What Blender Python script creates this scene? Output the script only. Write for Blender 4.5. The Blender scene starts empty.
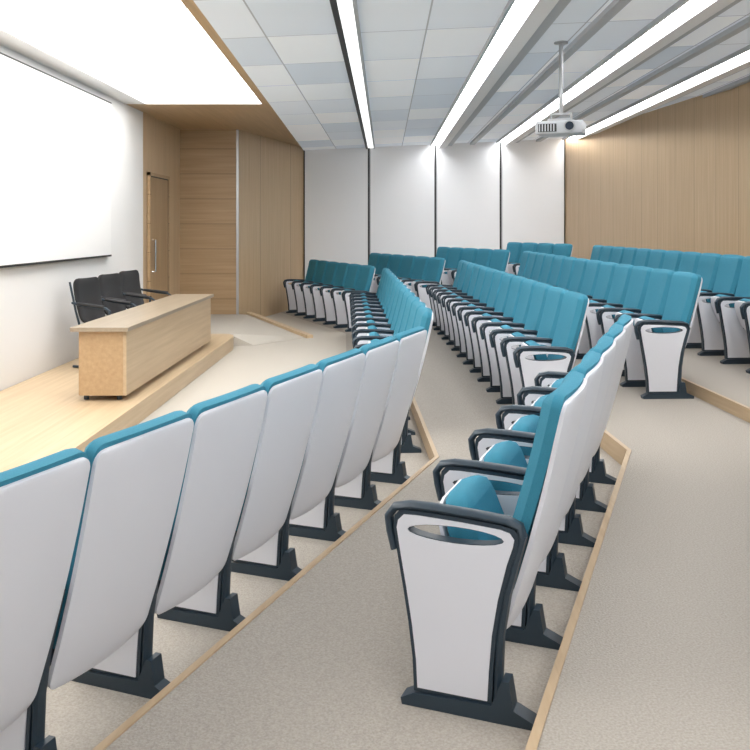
import bpy, bmesh, math
from mathutils import Vector, Matrix
S=bpy.context.scene
F=850.0; CZ=1.75
# ---------------- materials ----------------
def newmat(n):
    m=bpy.data.materials.new(n); m.use_nodes=True
    nt=m.node_tree; b=nt.nodes['Principled BSDF']; return m,nt,b
def plain(n,c,rough=.5,bump=0,bscale=200,metal=0,var=0.0):
    m,nt,b=newmat(n)
    b.inputs['Base Color'].default_value=(*c,1); b.inputs['Roughness'].default_value=rough
    b.inputs['Metallic'].default_value=metal
    if bump or var:
        tc=nt.nodes.new('ShaderNodeTexCoord'); no=nt.nodes.new('ShaderNodeTexNoise')
        no.inputs['Scale'].default_value=bscale; no.inputs['Detail'].default_value=3
        nt.links.new(tc.outputs['Object'],no.inputs['Vector'])
        if bump:
            bp=nt.nodes.new('ShaderNodeBump'); bp.inputs['Strength'].default_value=bump; bp.inputs['Distance'].default_value=.01
            nt.links.new(no.outputs['Fac'],bp.inputs['Height']); nt.links.new(bp.outputs['Normal'],b.inputs['Normal'])
        if var:
            r=nt.nodes.new('ShaderNodeValToRGB'); r.color_ramp.elements[0].position=.3; r.color_ramp.elements[1].position=.7
            r.color_ramp.elements[0].color=(*[x*(1-var) for x in c],1); r.color_ramp.elements[1].color=(*[min(1,x*(1+var)) for x in c],1)
            nt.links.new(no.outputs['Fac'],r.inputs['Fac']); nt.links.new(r.outputs['Color'],b.inputs['Base Color'])
    return m
def wood(n,c1,c2,grain='Z',seam=None,spacing=.6,rough=.45,sw=.012):
    m,nt,b=newmat(n); N=nt.nodes; L=nt.links
    tc=N.new('ShaderNodeTexCoord'); mp=N.new('ShaderNodeMapping')
    sc={'X':(.5,16,16),'Y':(16,.5,16),'Z':(16,16,.5)}[grain]
    mp.inputs['Scale'].default_value=sc
    no=N.new('ShaderNodeTexNoise'); no.inputs['Scale'].default_value=1.6; no.inputs['Detail'].default_value=6; no.inputs['Roughness'].default_value=.6
    r=N.new('ShaderNodeValToRGB'); r.color_ramp.elements[0].position=.3; r.color_ramp.elements[1].position=.72
    r.color_ramp.elements[0].color=(*c1,1); r.color_ramp.elements[1].color=(*c2,1)
    L.new(tc.outputs['Object'],mp.inputs['Vector']); L.new(mp.outputs['Vector'],no.inputs['Vector']); L.new(no.outputs['Fac'],r.inputs['Fac'])
    col=r.outputs['Color']
    if seam:
        sx=N.new('ShaderNodeSeparateXYZ'); L.new(tc.outputs['Object'],sx.inputs[0])
        mu=N.new('ShaderNodeMath'); mu.operation='MULTIPLY'; mu.inputs[1].default_value=1/spacing; L.new(sx.outputs[seam],mu.inputs[0])
        fr=N.new('ShaderNodeMath'); fr.operation='FRACT'; L.new(mu.outputs[0],fr.inputs[0])
        lt=N.new('ShaderNodeMath'); lt.operation='LESS_THAN'; lt.inputs[1].default_value=sw/spacing; L.new(fr.outputs[0],lt.inputs[0])
        mx=N.new('ShaderNodeMix'); mx.data_type='RGBA'; L.new(lt.outputs[0],mx.inputs['Factor']); L.new(col,mx.inputs['A'])
        mx.inputs['B'].default_value=(*[x*.6 for x in c1],1); col=mx.outputs['Result']
    L.new(col,b.inputs['Base Color']); b.inputs['Roughness'].default_value=rough
    return m
def emis(n,c,s):
    m,nt,b=newmat(n); b.inputs['Base Color'].default_value=(*c,1)
    b.inputs['Emission Color'].default_value=(*c,1); b.inputs['Emission Strength'].default_value=s; return m
M={}
M['teal']=plain('teal_fabric',(.034,.225,.325),.85,.25,500,var=.18)
M['shell']=plain('white_shell',(.75,.76,.81),.4)
M['dark']=plain('charcoal_plastic',(.022,.040,.058),.4)
M['black']=plain('black_leather',(.015,.015,.017),.5)
M['chrome']=plain('chrome',(.6,.6,.62),.25,metal=1)
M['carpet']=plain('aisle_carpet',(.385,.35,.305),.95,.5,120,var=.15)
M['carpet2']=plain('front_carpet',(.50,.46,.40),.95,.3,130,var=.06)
M['wood']=wood('oak_light',(.49,.36,.22),(.60,.46,.30),'Y')
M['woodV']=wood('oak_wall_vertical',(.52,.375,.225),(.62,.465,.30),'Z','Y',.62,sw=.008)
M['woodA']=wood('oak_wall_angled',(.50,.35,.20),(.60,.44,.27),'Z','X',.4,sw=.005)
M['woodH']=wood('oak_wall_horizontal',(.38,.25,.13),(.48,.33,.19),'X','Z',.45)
M['woodD']=wood('oak_door',(.33,.215,.11),(.42,.285,.16),'Z')
M['woodC']=wood('oak_soffit',(.44,.29,.155),(.54,.37,.21),'Y')
M['desktop']=wood('desk_top_laminate',(.30,.24,.17),(.38,.31,.23),'Y',rough=.3)
M['trimw']=wood('nosing_wood',(.42,.30,.18),(.52,.39,.25),'Y')
M['white']=plain('white_wall_paint',(.84,.84,.84),.6)
M['panel']=plain('acoustic_panel_white',(.90,.91,.93),.5)
M['screen']=plain('projection_screen',(.88,.88,.88),.5)
M['joint']=plain('black_joint',(.02,.02,.022),.5)
M['alu']=plain('aluminium_trim',(.45,.46,.47),.35,metal=.7)
M['grey']=plain('baffle_grey',(.48,.51,.55),.6)
M['lightg']=plain('ceiling_light_grey',(.85,.86,.88),.6)
M['strip']=emis('light_strip',(1,1,1),17)
M['dim']=emis('track_diffuser',(1,1,1),1.2)
M['sky']=emis('luminous_ceiling',(1,.99,.97),5.6)
M['proj']=plain('projector_plastic',(.55,.57,.6),.4)
M['lens']=plain('lens_glass',(.02,.03,.05),.08)
def glow_tiles():
    m,nt,b=newmat('ceiling_tiles_added_glow'); N=nt.nodes; L=nt.links
    tc=N.new('ShaderNodeTexCoord'); mp=N.new('ShaderNodeMapping'); mp.inputs['Location'].default_value=(.35+1.45,.1,0)
    br=N.new('ShaderNodeTexBrick'); br.offset=.0; br.squash=1
    br.inputs['Scale'].default_value=1; br.inputs['Brick Width'].default_value=.725; br.inputs['Row Height'].default_value=1.3
    br.inputs['Mortar Size'].default_value=.008; br.inputs['Bias'].default_value=0
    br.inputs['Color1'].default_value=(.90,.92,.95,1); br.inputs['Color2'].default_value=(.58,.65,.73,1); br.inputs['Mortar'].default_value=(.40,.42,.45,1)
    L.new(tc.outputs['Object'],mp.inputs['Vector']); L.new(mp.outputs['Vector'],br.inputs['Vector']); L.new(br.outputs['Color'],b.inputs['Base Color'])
    L.new(br.outputs['Color'],b.inputs['Emission Color']); b.inputs['Emission Strength'].default_value=.18  # tiles are no lamps; faint self-glow added to brighten the ceiling
    b.inputs['Roughness'].default_value=.7; return m
M['glow_tiles']=glow_tiles()
# ---------------- mesh helpers ----------------
class B:
    def __init__(s): s.bm=bmesh.new(); s.mats=[]
    def mi(s,k):
        if k not in s.mats: s.mats.append(k)
        return s.mats.index(k)
    def box(s,a,b,k,bev=0):
        i=s.mi(k); x0,y0,z0=a; x1,y1,z1=b
        v=[s.bm.verts.new(p) for p in [(x0,y0,z0),(x1,y0,z0),(x1,y1,z0),(x0,y1,z0),(x0,y0,z1),(x1,y0,z1),(x1,y1,z1),(x0,y1,z1)]]
        fs=[s.bm.faces.new([v[j] for j in q]) for q in [(3,2,1,0),(4,5,6,7),(0,1,5,4),(1,2,6,5),(2,3,7,6),(3,0,4,7)]]
        for f in fs: f.material_index=i
        if bev:
            es=list({e for f in fs for e in f.edges})
            r=bmesh.ops.bevel(s.bm,geom=es,offset=bev,segments=2,affect='EDGES',profile=.5)
            for f in r['faces']: f.material_index=i
    def prism(s,pts,z0,z1,k,kside=None):
        i=s.mi(k); j=s.mi(kside or k); n=len(pts)
        zt=z1 if isinstance(z1,(list,tuple)) else [z1]*n
        lo=[s.bm.verts.new((p[0],p[1],z0)) for p in pts]; hi=[s.bm.verts.new((p[0],p[1],z)) for p,z in zip(pts,zt)]
        s.bm.faces.new(hi).material_index=i; s.bm.faces.new(lo[::-1]).material_index=i
        for a in range(n):
            b=(a+1)%n; s.bm.faces.new([lo[a],lo[b],hi[b],hi[a]]).material_index=j
    def plate(s,outer,x0,x1,k,holes=()):
        i=s.mi(k); loops=[outer]+list(holes); edges=[]; vs0=[]
        for lp in loops:
            vv=[s.bm.verts.new((x0,p[0],p[1])) for p in lp]; vs0.append(vv)
            edges+=[s.bm.edges.new((vv[a],vv[(a+1)%len(vv)])) for a in range(len(vv))]
        r=bmesh.ops.triangle_fill(s.bm,edges=edges,use_beauty=True)
        fs=[g for g in r['geom'] if isinstance(g,bmesh.types.BMFace)]
        mp={}
        for vv in vs0:
            for v in vv: mp[v]=s.bm.verts.new((x1,v.co.y,v.co.z))
        for f in fs:
            f.material_index=i
            s.bm.faces.new([mp[v] for v in reversed(f.verts)]).material_index=i
        for vv in vs0:
            for a in range(len(vv)):
                b=(a+1)%len(vv); s.bm.faces.new([vv[a],vv[b],mp[vv[b]],mp[vv[a]]]).material_index=i
    def tube(s,pts,r,k,n=8,rz=None,cap=True):
        i=s.mi(k); pts=[Vector(p) for p in pts]; rings=[]; rz=rz or r
        for a,p in enumerate(pts):
            t=(pts[min(a+1,len(pts)-1)]-pts[max(a-1,0)]).normalized()
            ref=Vector((1,0,0)) if abs(t.x)<.9 else Vector((0,1,0))
            u=(ref-t*ref.dot(t)).normalized(); w=t.cross(u)
            rings.append([s.bm.verts.new(p+u*r*math.cos(2*math.pi*q/n)+w*rz*math.sin(2*math.pi*q/n)) for q in range(n)])
        for a in range(len(rings)-1):
            for q in range(n):
                s.bm.faces.new([rings[a][q],rings[a][(q+1)%n],rings[a+1][(q+1)%n],rings[a+1][q]]).material_index=i
        if cap:
            s.bm.faces.new(rings[0][::-1]).material_index=i; s.bm.faces.new(rings[-1]).material_index=i
    def slab(s,p0,p1,hw0,hw1,tf,tb,k,rho=.06,bow=0,cup=0,crown=0,nx=10,puff=.5,xo=0):
        i=s.mi(k); L=math.hypot(p1[0]-p0[0],p1[1]-p0[1]); ty=(p1[0]-p0[0])/L; tz=(p1[1]-p0[1])/L
        ny,nz=tz,-ty
        ds=sorted(set([0,.08,.25,.5,.8,1])); ts=[d*rho/L for d in ds]+[.25,.4,.55,.7,.82]+[1-d*rho/L for d in ds[::-1]]
        ts=sorted(set(round(t,5) for t in ts if 0<=t<=1)); fr=[];bk=[]
        for t in ts:
            hw=hw0+(hw1-hw0)*t; d=min(t,1-t)*L
            if d<rho: hw-=rho-math.sqrt(max(0,rho*rho-(rho-d)**2))
            et=min(1,puff+(1-puff)*math.sqrt(min(1,d/(.05))))
            rf=[];rb=[]
            for q in range(nx+1):
                sg=-1+2*q/nx; sg=math.copysign(abs(sg)**.8,sg); x=hw*sg
                es=min(1,puff+(1-puff)*math.sqrt(min(1,(1-abs(sg))*hw/.05)))
                off=bow*4*t*(1-t)*-1+cup*sg*sg
                cr=crown*(1-sg*sg)*max(0,(t-.5)*2)
                y=p0[0]+ty*L*t+ny*off+ty*cr; z=p0[1]+tz*L*t+nz*off+tz*cr
                e=min(et,es)
                rf.append(s.bm.verts.new((x+xo,y+ny*tf*e,z+nz*tf*e))); rb.append(s.bm.verts.new((x+xo,y-ny*tb*e,z-nz*tb*e)))
            fr.append(rf);bk.append(rb)
        def q4(*v): s.bm.faces.new(v).material_index=i
        m=len(ts)-1
        for a in range(m):
            for q in range(nx):
                q4(fr[a][q+1],fr[a][q],fr[a+1][q],fr[a+1][q+1]); q4(bk[a][q],bk[a][q+1],bk[a+1][q+1],bk[a+1][q])
            q4(fr[a][0],bk[a][0],bk[a+1][0],fr[a+1][0]); q4(bk[a][nx],fr[a][nx],fr[a+1][nx],bk[a+1][nx])
        for q in range(nx):
            q4(bk[0][q+1],bk[0][q],fr[0][q],fr[0][q+1]); q4(bk[m][q],bk[m][q+1],fr[m][q+1],fr[m][q])
    def mesh(s,name,smooth=True,ang=38):
        bmesh.ops.recalc_face_normals(s.bm,faces=s.bm.faces[:])
        me=bpy.data.meshes.new(name); s.bm.to_mesh(me); s.bm.free()
        for k in s.mats: me.materials.append(M[k])
        if smooth:
            me.polygons.foreach_set('use_smooth',[True]*len(me.polygons)); me.set_sharp_from_angle(angle=math.radians(ang))
        return me
    def obj(s,name,smooth=False,loc=(0,0,0),rot=0):
        o=bpy.data.objects.new(name,s.mesh(name,smooth)); S.collection.objects.link(o)
        o.location=loc; o.rotation_euler=(0,0,rot); return o
def arc(cx,cy,rx,ry,a0,a1,n):
    return [(cx+rx*math.cos(math.radians(a0+(a1-a0)*i/n)),cy+ry*math.sin(math.radians(a0+(a1-a0)*i/n))) for i in range(n+1)]
# ---------------- auditorium seat ----------------
PITCH=.56
def standard(b,x):
    def outl(g):
        front=[(.335-g,.60),(.322-g,.52),(.30-g,.40),(.28-g,.28),(.265-g,.16),(.26-g,.05+g)]
        back=[(-.01+g,.05+g),(-.015+g,.16),(-.025+g,.28),(-.045+g,.40),(-.075+g,.52),(-.095+g,.58)]
        tl=[(-.10+g,.62-g),(-.085+g,.640-g),(-.04,.648-g),(.1,.657-g),(.25,.662-g),(.31-g,.66-g),(.33-g,.64-g)]
        return front+back+tl
    hole=arc(.115,.598,.165,.026,0,360,20)[:-1]
    b.plate(outl(0),x-.022,x+.022,'dark',[hole])
    b.plate(outl(.014),x-.027,x+.027,'shell',[arc(.115,.598,.168,.029,0,360,20)[:-1]])
    b.tube([(x,-.11,.61),(x,-.10,.645),(x,-.06,.660),(x,.05,.668),(x,.18,.674),(x,.28,.674),(x,.335,.662),(x,.358,.63),(x,.352,.585),(x,.335,.52)],.028,'dark',10,.015)
    b.tube([(x,-.112,.62),(x,-.09,.54),(x,-.058,.42),(x,-.036,.28),(x,-.026,.05)],.025,'dark',8,.016)
    b.plate([(-.15,0),(.30,0),(.305,.022),(.26,.045),(-.01,.055),(-.045,.14),(-.07,.14),(-.085,.05),(-.15,.022)],x-.032,x+.032,'dark')
def seatmesh(name,first):
    b=B()
    p0=(-.045,.265); p1=(-.255,1.055)
    b.slab(p0,p1,.250,.268,.004,.018,'shell',rho=.045,bow=.014,cup=.018,crown=.010,puff=.7)
    b.slab((p0[0]-.010,p0[1]+.10),(p1[0]-.004,p1[1]+.014),.235,.273,.078,-.003,'teal',rho=.05,bow=.014,cup=.018,crown=.010,puff=.45)
    b.slab((.075,.34),(.205,.66),.215,.205,.022,.004,'shell',rho=.09,bow=-.02,puff=.5)
    b.slab((.062,.35),(.197,.668),.218,.21,.0,.095,'teal',rho=.12,bow=-.01,puff=.35)
    b.tube([(-.25,.02,.40),(.25,.02,.40)],.022,'dark',8)
    b.box((-.25,-.05,.36),(-.22,.09,.43),'dark'); b.box((.22,-.05,.36),(.25,.09,.43),'dark')
    standard(b,PITCH/2)
    if first: standard(b,-PITCH/2)
    return b.mesh(name)
ME0=seatmesh('auditorium_seat_mesh',False); ME1=seatmesh('auditorium_seat_end_mesh',True)
def row(start,d,n,z):
    d=Vector(d).normalized(); a=math.atan2(d.y,d.x)
    for k in range(n):
        c=Vector(start)+d*PITCH*(k+.5)
        o=bpy.data.objects.new('auditorium_seat',ME1 if k==0 else ME0); S.collection.objects.link(o)
        o.location=(c.x,c.y,z); o.rotation_euler=(0,0,a)
D1=(.35,.937); D2=(-.047,1); D3=(-.40,.917)
Z=[0,.12,.25,.35]
row((-1.312,2.15),D1,7,Z[0]+.003); row((.13,6.60),D2,13,Z[0]+.003); row((-.38,14.3),D3,6,Z[0]+.003)
row((.35,2.83),D1,5,Z[1]);   row((1.385,6.75),D2,13,Z[1]);  row((.85,14.9),D3,6,Z[1])
row((1.70,2.37),D1,5,Z[2]);  row((2.55,7.45),D2,13,Z[2]);  row((2.05,15.3),D3,5,Z[2])
row((2.89,1.93),D1,5,Z[3]);  row((3.80,7.6),D2,13,Z[3]);  row((3.28,15.7),D3,4,Z[3])
# ---------------- floor tiers ----------------
WR=lambda y: 3.98+(18.8-y)*.131
FY=18.8; LX=-3.69; NY=-3.0
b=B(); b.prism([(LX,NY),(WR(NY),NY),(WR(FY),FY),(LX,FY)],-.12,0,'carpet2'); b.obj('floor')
J=[((.16,6.05),(-.23,14.1)),((1.43,5.73),(1.02,14.6)),((2.67,5.05),(2.2,15.0))]
def offs(poly,o):
    P=[Vector(p) for p in poly]; out=[]
    for i,p in enumerate(P):
        ns=[]
        if i>0: d=(P[i]-P[i-1]).normalized(); ns.append(Vector((d.y,-d.x)))
        if i<len(P)-1: d=(P[i+1]-P[i]).normalized(); ns.append(Vector((d.y,-d.x)))
        n=sum(ns,Vector((0,0))).normalized(); k=o/n.dot(ns[0]); out.append(p+n*k)
    return out
for i,(j1,j2) in enumerate(J):
    j1=Vector(j1); j2=Vector(j2); d1=Vector(D1).normalized(); d3=Vector(D3).normalized()
    P0=j1-d1*((j1.y-NY)/d1.y); P3=j2+d3*((FY-j2.y)/d3.y)
    c=[P0,j1,j2,P3]; t=offs(c,.19); t2=offs(c,.220); t3=offs(c,-.42)
    for q in (t,t2,t3):
        for e,yy in ((0,NY),(-1,FY)):
            nb=q[1] if e==0 else q[-2]; v=q[e]-nb; q[e]=nb+v*((yy-nb.y)/v.y)
    zt=Z[i+1]
    if i==0:
        b=B()
        for s_ in range(3):
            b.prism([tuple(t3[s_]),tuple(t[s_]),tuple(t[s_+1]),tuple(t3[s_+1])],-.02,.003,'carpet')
        b.obj('floor_row_carpet')
    b=B()
    poly=[(p.x,p.y) for p in t2][::-1]+[(WR(NY),NY),(WR(FY),FY)]
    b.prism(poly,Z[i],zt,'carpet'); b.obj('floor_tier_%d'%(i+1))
    b=B()
    for s_ in range(3):
        a0,a1,b1,b0=t[s_],t[s_+1],t2[s_+1],t2[s_]
        b.prism([tuple(a0),tuple(b0),tuple(b1),tuple(a1)],Z[i],zt+.006,'trimw')
    b.obj('trim_%d'%(i+1))
# ---------------- stage ----------------
SX=LX+.01
b=B()
b.prism([(SX,1.0),(-2.22,1.0),(-2.20,6.5),(-2.17,12.1),(-2.20,12.35),(-2.30,12.5),(SX,12.5)],0,.18,'wood'); 
b.obj('stage_platform')
b=B(); b.prism([(SX,12.5),(-2.30,12.5),(-2.45,15.25),(-2.62,15.3),(SX,15.3)],0,.178,'carpet2'); b.obj('floor_stage_wing')
b=B(); b.prism([(-2.30,12.5),(-1.95,12.55),(-1.28,13.45),(-2.45,15.25)],0,[.178,.006,.006,.178],'carpet2'); b.obj('floor_ramp')
b=B()
def wedge(p,q,h0,h1,w):
    p=Vector(p);q=Vector(q);d=(q-p).normalized();n=Vector((-d.y,d.x))*w
    b.prism([tuple(p),tuple(q),tuple(q+n),tuple(p+n)],0,[h0,h1,h1,h0],'wood')
wedge((-2.50,15.30),(-1.22,13.35),.22,.05,.10); b.obj('ramp_curb')
# ---------------- walls ----------------
CZL=3.5
b=B(); b.box((LX-.12,NY,0),(LX,12.96,CZL+.3),'white'); b.box((LX-.12,12.96,0),(LX,15.3,CZL+.3),'woodV'); b.obj('wall_left')
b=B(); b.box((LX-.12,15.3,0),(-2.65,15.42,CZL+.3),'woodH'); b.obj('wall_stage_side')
b=B(); b.prism([(-2.65,15.3),(-1.80,18.8),(-1.80,18.95),(-2.75,15.42)],0,CZL+.3,'woodA'); b.obj('wall_angled')
b=B(); b.box((-2.672,15.262,.18),(-2.63,15.30,CZL),'alu'); b.obj('trim_4')
b=B(); b.box((-1.95,FY,0),(4.2,FY+.15,4.2),'joint'); b.obj('wall_far')
xs=[-1.80,-.35,1.12,2.56,3.98]
for a in range(4):
    b=B(); b.box((xs[a]+.03,FY-.05,.0),(xs[a+1]-.03,FY-.001,3.9),'panel',.006)
    b.obj('wall_panel_%d'%(a+1))
b=B(); 
for x in xs[1:4]: b.box((x+.012,FY-.035,0),(x+.03,FY-.002,3.9),'alu')
b.obj('trim_5')
b=B(); b.prism([(WR(NY),NY),(WR(NY)+.15,NY),(WR(FY)+.15,FY),(WR(FY),FY)],0,4.4,'woodV'); b.obj('wall_right')
# ---------------- ceiling ----------------
CH=lambda x: 3.44+.045*(x+1.8)
SE=lambda y: -1.80+(18.8-y)*.0285
ly0,ly1=2.0,12.1; lx0,lx1=-3.40,-1.72
b=B()
z0,z1=CZL,CZL+.10
b.prism([(LX,NY),(SE(NY),NY),(SE(ly0),ly0),(LX,ly0)],z0,z1,'woodC','lightg')
b.prism([(LX,ly1),(SE(ly1),ly1),(SE(FY),FY),(LX,FY)],z0,z1,'woodC','lightg')
b.prism([(LX,ly0),(lx0,ly0),(lx0,ly1),(LX,ly1)],z0,z1,'white')
b.prism([(lx1+.28,ly0),(SE(ly0),ly0),(SE(ly1),ly1),(lx1-.03,ly1)],z0,z1,'woodC','lightg')
b.obj('ceiling_stage_soffit')
b=B(); b.prism([(LX+.005,ly0-.1),(-1.3,ly0-.1),(-1.5,ly1+.1),(LX+.005,ly1+.1)],CZL+.104,CZL+.18,'sky'); b.obj('ceiling_light_panel')
b=B()
for yy in (4.5,7.0,9.5): b.box((lx0+.03,yy,CZL+.06),(lx1+.2,yy+.03,CZL+.10),'lightg')
b.obj('ceiling_light_frame')
b=B()
x1=6.9
vs=[(SE(NY),NY),(x1,NY),(x1,FY+.1),(SE(FY),FY+.1)]
i=b.mi('glow_tiles'); lo=[b.bm.verts.new((p[0],p[1],CH(p[0]))) for p in vs]; hi=[b.bm.verts.new((p[0],p[1],CH(p[0])+.2)) for p in vs]
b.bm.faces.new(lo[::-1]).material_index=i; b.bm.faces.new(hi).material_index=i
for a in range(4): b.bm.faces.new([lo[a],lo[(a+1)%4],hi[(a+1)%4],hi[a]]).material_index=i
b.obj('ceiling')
def strip(xa,ya,xb,yb,w,zoff,h,k,nm=None):
    i=b.mi(k)
    vv=[]
    for (x,y) in ((xa,ya),(xa+w,ya),(xb+w,yb),(xb,yb)):
        vv.append((x,y,CH(x)-zoff))
    lo=[b.bm.verts.new((p[0],p[1],p[2]-h)) for p in vv]; hi=[b.bm.verts.new(p) for p in vv]
    b.bm.faces.new(lo[::-1]).material_index=i; b.bm.faces.new(hi).material_index=i
    for a in range(4): b.bm.faces.new([lo[a],lo[(a+1)%4],hi[(a+1)%4],hi[a]]).material_index=i
for n_,x in enumerate((1.02,2.47,3.92)):
    b=B(); strip(x,-2.5,x,FY-.1,.15,.002,.012,'strip'); 
    b.obj('ceiling_light_strip_%d'%(n_+1))
    b=B(); strip(x-.03,-2.5,x-.03,FY-.1,.03,.0,.05,'alu'); strip(x+.15,-2.5,x+.15,FY-.1,.16,.0,.10,'lightg'); strip(x+.31,-2.5,x+.31,FY-.1,.14,.0,.05,'grey')
    strip(x+.85,-2.5,x+.85,FY-.1,.10,.0,.05,'grey')
    b.obj('ceiling_beam_%d'%(n_+1))
b=B(); strip(-.42,-2.5,-.42,FY-.1,.05,0,.04,'joint'); strip(-.37,-2.5,-.37,FY-.1,.12,0,.02,'dim'); strip(-.25,-2.5,-.25,FY-.1,.03,0,.04,'grey'); b.obj('ceiling_track')
# ---------------- screen, door ----------------
b=B(); WX=LX+.012
b.box((WX,5.0,1.36),(WX+.05,11.28,3.40),'joint'); b.box((WX+.05,5.03,1.385),(WX+.056,11.26,3.38),'screen'); b.obj('projection_screen')
b=B(); y0,y1=13.2,14.3
b.box((WX,y0,.182),(WX+.03,y1,2.55),'woodD'); 
b.box((WX,y0-.05,.182),(WX+.045,y0,2.60),'woodH'); b.box((WX,y1,.182),(WX+.045,y1+.05,2.60),'woodH'); b.box((WX,y0-.05,2.55),(WX+.045,y1+.05,2.60),'woodH')
b.box((WX+.03,y0,.182),(WX+.034,y0+.02,2.55),'joint'); b.box((WX+.03,y1-.02,.182),(WX+.034,y1,2.55),'joint'); b.box((WX+.03,y0,2.53),(WX+.034,y1,2.55),'joint')
b.tube([(WX+.03,y0+.12,1.05),(WX+.08,y0+.12,1.05),(WX+.08,y0+.12,1.55),(WX+.03,y0+.12,1.55)],.014,'chrome')
b.obj('door_1')
# ---------------- desk ----------------
b=B(); z0=.181
b.box((-2.82,7.60,z0+.63),(-2.30,11.42,z0+.67),'desktop',.004)
b.box((-2.36,7.66,z0+.05),(-2.33,11.36,z0+.63),'wood')
b.box((-2.76,7.66,z0+.05),(-2.361,7.70,z0+.63),'woodC'); b.box((-2.76,11.32,z0+.05),(-2.361,11.36,z0+.63),'woodC')
b.box((-2.74,9.46,z0+.05),(-2.361,9.50,z0+.63),'woodC')
b.box((-2.76,7.70,z0+.05),(-2.361,11.32,z0+.08),'woodC')
for yy in (7.75,9.45,11.15):
    for xx in (-2.72,-2.42): b.tube([(xx,yy,z0),(xx,yy,z0+.05)],.025,'dark',10)
b.obj('presenter_desk')
# ---------------- office chairs ----------------
def chair(x,y,rot):
    b=B()
    b.slab((-.20,.48),(-.31,.98),.22,.235,.03,.018,'black',rho=.08,bow=.025,cup=.03)
    b.slab((-.22,.455),(.24,.47),.22,.235,.03,.035,'black',rho=.07,bow=.01)
    for s_ in (-1,1):
        X=.265*s_
        b.tube([(X,-.27,.72),(X,-.15,.70),(X,.02,.68),(X,.16,.67),(X,.21,.64),(X,.19,.45),(X,.16,.03),(X,-.10,.016),(X,-.26,.016)],.014,'dark')
        b.tube([(X,-.20,.715),(X,.14,.685)],.028,'black',8,.016)
        b.tube([(X*.85,-.20,.45),(X*.87,-.25,.62),(X*.87,-.33,.95)],.012,'dark')
        b.tube([(X,.185,.42),(X*.8,.18,.43)],.012,'dark'); b.tube([(X,-.27,.72),(X*.87,-.275,.72)],.014,'dark')
    b.tube([(-.265,-.20,.016),(.265,-.20,.016)],.013,'dark'); b.tube([(-.22,.1,.42),(.22,.1,.42)],.013,'dark')
    b.tube([(-.22,-.18,.42),(.22,-.18,.42)],.013,'dark')
    b.obj('office_chair',True,(x,y,.183),rot)
for yy in (9.65,10.45,11.25): chair(-3.15,yy,-1.85)
# ---------------- projector ----------------
b=B()
b.box((-.23,-.16,-.07),(.23,.16,.06),'proj',.02)
b.box((-.20,-.17,-.05),(-.02,-.155,.03),'joint',.002)
for k in range(6): b.box((-.19+.028*k,-.176,-.045),(-.18+.028*k,-.168,.025),'proj')
b.tube([(.11,-.155,0),(.11,-.19,0)],.055,'alu',16); b.tube([(.11,-.185,0),(.11,-.196,0)],.042,'lens',16)
b.box((-.232,-.10,-.03),(-.228,.10,.02),'joint')
b.box((-.12,-.10,.06),(.12,.10,.085),'alu',.004)
for sx in (-1,1): b.box((.10*sx-.01,-.02,.085),(.10*sx+.01,.02,.14),'alu')
b.box((-.11,-.03,.13),(.11,.03,.15),'alu'); b.tube([(0,0,.15),(0,0,.86)],.022,'alu',12); b.tube([(0,0,.845),(0,0,.862)],.07,'alu',16)
b.obj('ceiling_projector',True,(1.76,8.5,CH(1.76)-.862),math.radians(-20))
# ---------------- lights ----------------
w=bpy.data.worlds.new('World'); S.world=w; w.use_nodes=True
w.node_tree.nodes['Background'].inputs[0].default_value=(.93,.96,1,1); w.node_tree.nodes['Background'].inputs[1].default_value=1.15
S.view_settings.view_transform='Standard'
# ---------------- camera ----------------
cam=bpy.data.cameras.new('camera'); co=bpy.data.objects.new('camera',cam); S.collection.objects.link(co); S.camera=co
co.location=(0,0,CZ); co.rotation_euler=(math.pi/2,0,0)
cam.sensor_width=36; cam.lens=F/750*36; cam.shift_x=-(385-375)/750; cam.shift_y=-(375-227)/750; cam.clip_start=.05
